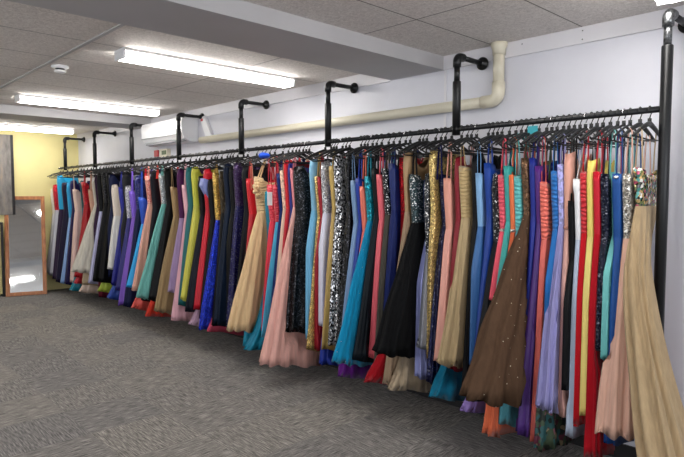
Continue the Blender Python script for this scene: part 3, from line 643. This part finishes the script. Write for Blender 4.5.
(-3.634, 1.762, 2.779, 0.412, 0.022, '20246E', 'satin', '22267A', 'satin', 'wide', 'indigo gown, hanging on the black rack', '', 0, 'black hanger holding the indigo gown'),
(-3.685, 1.788, 2.798, 0.483, 0.02, 'C0182C', 'satin', 'D01828', 'satin', 'wide', 'red gown with bow straps, hanging on the black rack', '', 1, 'black hanger holding the red gown with bow straps'),
(-3.726, 1.685, 2.788, 0.436, 0.022, 'DDBBA4', 'satin', 'DDB8A0', 'lace', 'strap', 'nude beaded gown, hanging on the black rack', '', 0, 'black hanger holding the nude beaded gown'),
(-3.773, 1.662, 2.771, 0.306, 0.022, '142460', 'satin', '142460', 'satin', 'strap', 'dark navy gown, hanging on the black rack', '', 1, 'black hanger holding the dark navy gown'),
(-3.828, 1.572, 2.742, 0.326, 0.03, '5CBCE4', 'chiffon', 'D02A40', 'ruched', 'strap', 'sky blue chiffon gown with a white swing tag, hanging on the black rack', 'tag', 0, 'black hanger holding the sky blue chiffon gown with a white swing tag'),
(-3.905, 1.573, 2.807, 0.36, 0.025, 'D8283E', 'satin', 'E03448', 'ruched', 'strapless', 'raspberry ruched gown, hanging on the black rack', '', 2, 'black hanger holding the raspberry ruched gown'),
(-4.019, 1.54, 2.713, 0.192, 0.035, '188CAC', 'satin', '18809C', 'satin', 'wide', 'peacock blue gown behind champagne tulle, hanging on the black rack', 'late', 0, 'black hanger holding the peacock blue gown behind champagne tulle'),
(-4.091, 1.644, 2.587, 0.369, 0.1, 'EAC99A', 'tulle', 'E6C490', 'ruched', 'halter', 'champagne tulle ball gown with a bow bodice, hanging on the black rack', 'bow', 1, 'black hanger holding the champagne tulle ball gown with a bow bodice'),
(-4.16, 1.567, 2.799, 0.175, 0.04, '1694B4', 'satin', 'EE9C84', 'ruched', 'strapless', 'peach and teal satin gown, hanging on the black rack', 'late ', 0, 'black hanger holding the peach and teal satin gown'),
(-4.212, 1.629, 2.79, 0.31, 0.02, 'B81C28', 'satin', 'C81C28', 'satin', 'strap', 'red satin gown hidden by champagne tulle, hanging on the black rack', '', 1, 'black hanger holding the red satin gown hidden by champagne tulle'),
(-4.287, 1.762, 2.778, 0.344, 0.025, '101014', 'satin', '101014', 'satin', 'wide', 'black crepe gown with dark beading, hanging on the black rack', '', 0, 'black hanger holding the black crepe gown with dark beading'),
(-4.43, 1.8, 2.797, 0.308, 0.028, '201C54', 'sequin', '3A2250', 'sequin', 'wide', 'plum and indigo sequin gown, hanging on the black rack', '', 2, 'black hanger holding the plum and indigo sequin gown'),
(-4.497, 1.77, 2.85, 0.36, 0.025, '0C0C0F', 'satin', '0C0C0F', 'satin', 'wide', 'added slim black gown filling the dark gap between plum sequin gown and ink blue gown', '', 0, 'hanger of the added slim black gown, next to plum'),  # added gown, its dark cloth stands in for shade in the gap
(-4.597, 1.8, 2.765, 0.303, 0.04, '0F1C30', 'satin', '101A2E', 'satin', 'wide', 'ink blue satin gown, hanging on the black rack', '', 1, 'black hanger holding the ink blue satin gown'),
(-4.676, 1.73, 2.787, 0.278, 0.02, '101014', 'satin', '3A3020', 'goldsequin', 'wide', 'black gown with gold beaded straps, hanging on the black rack', '', 0, 'black hanger holding the black gown with gold beaded straps'),
(-4.722, 1.657, 2.761, 0.217, 0.025, 'D0506A', 'satin', 'A03050', 'satin', 'wide', 'rose gown below the cobalt sequins, hanging on the black rack', 'late', 1, 'black hanger holding the rose gown below the cobalt sequins'),
(-4.774, 1.7, 2.709, 0.235, 0.04, '1730B4', 'bluesequin', 'C8A050', 'goldsequin', 'strap', 'cobalt sequin gown with a gold bodice, hanging on the black rack', 'longbod', 0, 'black hanger holding the cobalt sequin gown with a gold bodice'),
(-4.875, 1.66, 2.776, 0.315, 0.022, '0E0E12', 'satin', '0E0E12', 'satin', 'wide', 'black jersey gown, hanging on the black rack', '', 2, 'black hanger holding the black jersey gown'),
(-4.956, 1.758, 2.759, 0.393, 0.026, 'C8142A', 'satin', 'D0182C', 'satin', 'wide', 'red jersey gown with a lilac sash, hanging on the black rack', 'sash', 0, 'black hanger holding the red jersey gown with a lilac sash'),
(-4.997, 1.643, 2.738, 0.232, 0.035, 'C8A4BC', 'tulle', 'B890B0', 'satin', 'wide', 'dusty lilac gown with a drooping hem, hanging on the black rack', 'late', 1, 'black hanger holding the dusty lilac gown with a drooping hem'),
(-5.063, 1.694, 2.721, 0.363, 0.028, '121420', 'satin', '101014', 'satin', 'wide', 'black satin gown with narrow shoulders, hanging on the black rack', '', 0, 'black hanger holding the black satin gown with narrow shoulders'),
(-5.188, 1.786, 2.746, 0.452, 0.022, 'CFCB52', 'satin', 'D2D24A', 'satin', 'wide', 'lime yellow satin gown, hanging on the black rack', '', 1, 'black hanger holding the lime yellow satin gown'),
(-5.299, 1.79, 2.77, 0.383, 0.022, '0E6468', 'satin', '0E6A70', 'satin', 'wide', 'dark teal satin gown, hanging on the black rack', '', 0, 'black hanger holding the dark teal satin gown'),
(-5.368, 1.589, 2.75, 0.22, 0.035, 'F4BCC8', 'tulle', 'F2B8C4', 'satin', 'strap', 'baby pink tulle gown, hanging on the black rack', '', 2, 'black hanger holding the baby pink tulle gown'),
(-5.488, 1.776, 2.761, 0.493, 0.035, 'B49CC4', 'tulle', '501C50', 'satin', 'wide', 'plum bodice gown with a mauve skirt, hanging on the black rack', 'longbod', 0, 'black hanger holding the plum bodice gown with a mauve skirt'),
(-5.616, 1.571, 2.669, 0.287, 0.06, 'A98F68', 'tulle', 'A8885C', 'satin', 'strapless', 'khaki tulle gown, hanging on the black rack', '', 1, 'black hanger holding the khaki tulle gown'),
(-5.765, 1.8, 2.687, 0.383, 0.03, '0C0C0E', 'satin', '0C0C0E', 'satin', 'wide', 'black long sleeved gown, hanging on the black rack', '', 0, 'black hanger holding the black long sleeved gown'),
(-5.883, 1.7, 2.596, 0.409, 0.06, '7CC4BC', 'chiffon', 'B8C0C4', 'silver', 'strap', 'mint chiffon gown with a silver bodice, hanging on the black rack', '', 1, 'black hanger holding the mint chiffon gown with a silver bodice'),
(-5.993, 1.7, 2.74, 0.166, 0.045, 'E8412E', 'chiffon', 'EE4030', 'satin', 'strap', 'vermilion chiffon gown, hanging on the black rack', 'late ', 0, 'black hanger holding the vermilion chiffon gown'),
(-6.101, 1.753, 2.744, 0.33, 0.025, '14141E', 'satin', '14141E', 'satin', 'wide', 'black beaded gown, hanging on the black rack', '', 2, 'black hanger holding the black beaded gown'),
(-6.221, 1.7, 2.697, 0.432, 0.035, 'F4BCA8', 'tulle', 'F0988C', 'redpink', 'strap', 'peach tulle gown with a pink sequin bodice, hanging on the black rack', '', 0, 'black hanger holding the peach tulle gown with a pink sequin bodice'),
(-6.293, 1.7, 2.712, 0.216, 0.035, 'E25A50', 'satin', 'E82C38', 'satin', 'strap', 'red and coral gown, hanging on the black rack', 'late ', 1, 'black hanger holding the red and coral gown'),
(-6.396, 1.462, 2.714, 0.444, 0.025, '28A4E8', 'satin', '2450C0', 'satin', 'strap', 'bright sky blue satin gown, hanging on the black rack', '', 0, 'black hanger holding the bright sky blue satin gown'),
(-6.518, 1.73, 2.726, 0.205, 0.03, '161C40', 'satin', '20286C', 'sequin', 'wide', 'navy gown with a sequin top, hanging on the black rack', '', 1, 'black hanger holding the navy gown with a sequin top'),
(-6.652, 1.532, 2.71, 0.2, 0.03, '7C54BE', 'satin', '7A58CC', 'satin', 'strap', 'violet satin gown, hanging on the black rack', '', 0, 'black hanger holding the violet satin gown'),
(-6.79, 1.617, 2.746, 0.358, 0.025, '28246C', 'satin', 'B8B8C4', 'silver', 'wide', 'indigo gown with a silver bodice, hanging on the black rack', '', 2, 'black hanger holding the indigo gown with a silver bodice'),
(-6.864, 1.77, 2.85, 0.41, 0.025, '1C1D22', 'satin', '1C1D22', 'satin', 'wide', 'slim charcoal gown between indigo gown and ultramarine satin gown', '', 0, 'black hanger holding the added charcoal gown between indigo gown and ultramarine satin gown'),  # added filler, charcoal cloth in place of the gap's shade
(-6.965, 1.582, 2.758, 0.4, 0.022, '1C1E7C', 'satin', '20248A', 'satin', 'strap', 'ultramarine satin gown, hanging on the black rack', '', 1, 'black hanger holding the ultramarine satin gown'),
(-7.068, 1.682, 2.745, 0.225, 0.025, '2848A0', 'satin', '101426', 'satin', 'wide', 'dark gown with a denim blue underskirt, hanging on the black rack', 'longbod late', 0, 'black hanger holding the dark gown with a denim blue underskirt'),
(-7.195, 1.634, 2.816, 0.567, 0.03, 'E4E2DC', 'satin', 'E8DACC', 'satin', 'wide', 'ivory satin gown with folded bodice, hanging on the black rack', '', 1, 'black hanger holding the ivory satin gown with folded bodice'),
(-7.269, 1.77, 2.85, 0.46, 0.025, '10183A', 'satin', '10183A', 'satin', 'wide', 'slim navy gown between ivory satin gown and black gown', '', 0, 'black hanger holding the added navy gown between ivory satin gown and black gown'),  # added filler, dark navy in place of the shade between neighbours
(-7.343, 1.8, 2.768, 0.391, 0.03, '0A0A0C', 'satin', '0A0A0C', 'satin', 'wide', 'black gown beside ivory satin, hanging on the black rack', '', 2, 'black hanger holding the black gown beside ivory satin'),
(-7.412, 1.739, 2.753, 0.269, 0.02, 'B4C848', 'satin', '101014', 'satin', 'wide', 'black gown with a lime green underskirt, hanging on the black rack', 'longbod late', 0, 'black hanger holding the black gown with a lime green underskirt'),
(-7.505, 1.8, 2.741, 0.389, 0.03, '0C0C0E', 'satin', '0C0C0E', 'sequin', 'wide', 'black gown with faint beading, hanging on the black rack', '', 1, 'black hanger holding the black gown with faint beading'),
(-7.578, 1.743, 2.838, 0.16, 0.02, '5A1428', 'satin', '14101A', 'satin', 'wide', 'black gown with a wine underskirt, hanging on the black rack', 'longbod late', 0, 'black hanger holding the black gown with a wine underskirt'),
(-7.658, 1.8, 2.732, 0.347, 0.03, 'B8B8DC', 'satin', '0C0C0E', 'satin', 'wide', 'black gown with a lilac underskirt, hanging on the black rack', 'longbod', 1, 'black hanger holding the black gown with a lilac underskirt'),
(-7.742, 1.77, 2.85, 0.51, 0.025, '2C1030', 'satin', '2C1030', 'satin', 'wide', 'slim plum gown between black gown and ivory tulle gown', '', 0, 'black hanger holding the added plum gown between black gown and ivory tulle gown'),  # added filler, dark plum standing in for shade between the gowns
(-7.826, 1.669, 2.598, 0.499, 0.08, 'E4DED0', 'tulle', 'E0D8C8', 'tulle', 'strapless', 'ivory tulle gown, hanging on the black rack', '', 2, 'black hanger holding the ivory tulle gown'),
(-7.959, 1.564, 2.761, 0.296, 0.03, 'C8B090', 'satin', 'C89880', 'satin', 'strap', 'nude slip gown, hanging on the black rack', '', 0, 'black hanger holding the nude slip gown'),
(-8.08, 1.673, 2.76, 0.173, 0.025, 'E4CCBC', 'satin', '181418', 'satin', 'wide', 'black gown with a long shell pink underskirt, hanging on the black rack', 'longbod late', 1, 'black hanger holding the black gown with a long shell pink underskirt'),
(-8.193, 1.661, 2.751, 0.368, 0.025, 'A80C1E', 'satin', 'B01424', 'redsequin', 'strap', 'red sequin gown with straps, hanging on the black rack', ' fat', 0, 'black hanger holding the red sequin gown with straps'),
(-8.273, 1.621, 2.762, 0.275, 0.02, 'C02838', 'satin', '902030', 'satin', 'wide', 'cherry gown behind ivory tulle, hanging on the black rack', 'late fat', 1, 'black hanger holding the cherry gown behind ivory tulle'),
(-8.422, 1.707, 2.756, 0.159, 0.025, '12788C', 'satin', '12505C', 'satin', 'wide', 'petrol blue gown with a long hem, hanging on the black rack', 'late fat', 0, 'black hanger holding the petrol blue gown with a long hem'),
(-8.553, 1.567, 2.816, 0.252, 0.03, 'E0C0B8', 'satin', 'E4C8BC', 'satin', 'strapless', 'pale pink satin gown, hanging on the black rack', ' fat', 2, 'black hanger holding the pale pink satin gown'),
(-8.664, 1.711, 2.769, 0.216, 0.025, '201844', 'satin', '241C50', 'satin', 'wide', 'midnight purple gown, hanging on the black rack', ' fat', 0, 'black hanger holding the midnight purple gown'),
(-8.813, 1.685, 2.762, 0.214, 0.03, '86A8DC', 'satin', '1C94CC', 'satin', 'wide', 'light blue gown with a bright blue top, hanging on the black rack', 'longbod fat', 1, 'black hanger holding the light blue gown with a bright blue top'),
(-9.029, 1.688, 2.774, 0.203, 0.03, '1A1430', 'satin', '1A1430', 'satin', 'wide', 'blackcurrant gown, hanging on the black rack', ' fat', 0, 'black hanger holding the blackcurrant gown'),
(-9.239, 1.8, 2.783, 0.225, 0.025, '2A1C38', 'satin', '189CCC', 'satin', 'wide', 'dark gown under a turquoise satin top, hanging on the black rack', 'longbod fat', 1, 'black hanger holding the dark gown under a turquoise satin top'),
(-9.441, 1.664, 2.789, 0.265, 0.03, 'B8B8C0', 'satin', 'B82030', 'redsequin', 'wide', 'silver grey gown with a red sequin top, hanging on the black rack', ' fat', 0, 'black hanger holding the silver grey gown with a red sequin top'),
(-9.55, 1.604, 2.79, 0.297, 0.03, 'D8D8DC', 'satin', 'E4DCCC', 'satin', 'wide', 'cream topped white gown at the rail end, hanging on the black rack', ' fat', 2, 'black hanger holding the cream topped white gown at the rail end'),
]
def shape_args(g): return dict(yb=2.975, drift=.30, flare=.9) if 'near' in g[11] else {}
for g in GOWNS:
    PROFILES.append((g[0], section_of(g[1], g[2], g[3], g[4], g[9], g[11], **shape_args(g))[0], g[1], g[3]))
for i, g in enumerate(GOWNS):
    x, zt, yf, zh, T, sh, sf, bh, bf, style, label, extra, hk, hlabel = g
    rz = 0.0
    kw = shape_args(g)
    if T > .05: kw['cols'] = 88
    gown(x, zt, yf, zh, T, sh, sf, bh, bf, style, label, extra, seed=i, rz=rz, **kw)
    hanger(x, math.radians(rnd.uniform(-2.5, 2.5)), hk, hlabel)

# small loose things on the hangers
bm = bmesh.new(); bmesh.ops.create_icosphere(bm, subdivisions=3, radius=.045)
for v_ in bm.verts: v_.co = Vector((v_.co.x * .9, v_.co.y * 1.2, v_.co.z * .6)) * (1 + .18 * math.sin(40 * v_.co.x + 3) * math.cos(47 * v_.co.y))
tag(obj('hair_scrunchie', bm, fabric('2458D8', 'satin'), None, True, (-4.03, 2.93, 1.835)), 'bright blue scrunched cloth on top of the champagne ball gown hanger', 'scrunchie')
bm = bmesh.new(); box(bm, (-.03, -.002, -.025), (.03, .002, .02), .001)
tag(obj('size_tag', bm, M['teal_card'], None, False, (-1.60, 3.010, 1.865)), 'small teal and white size marker hanging under the rail', 'tag')
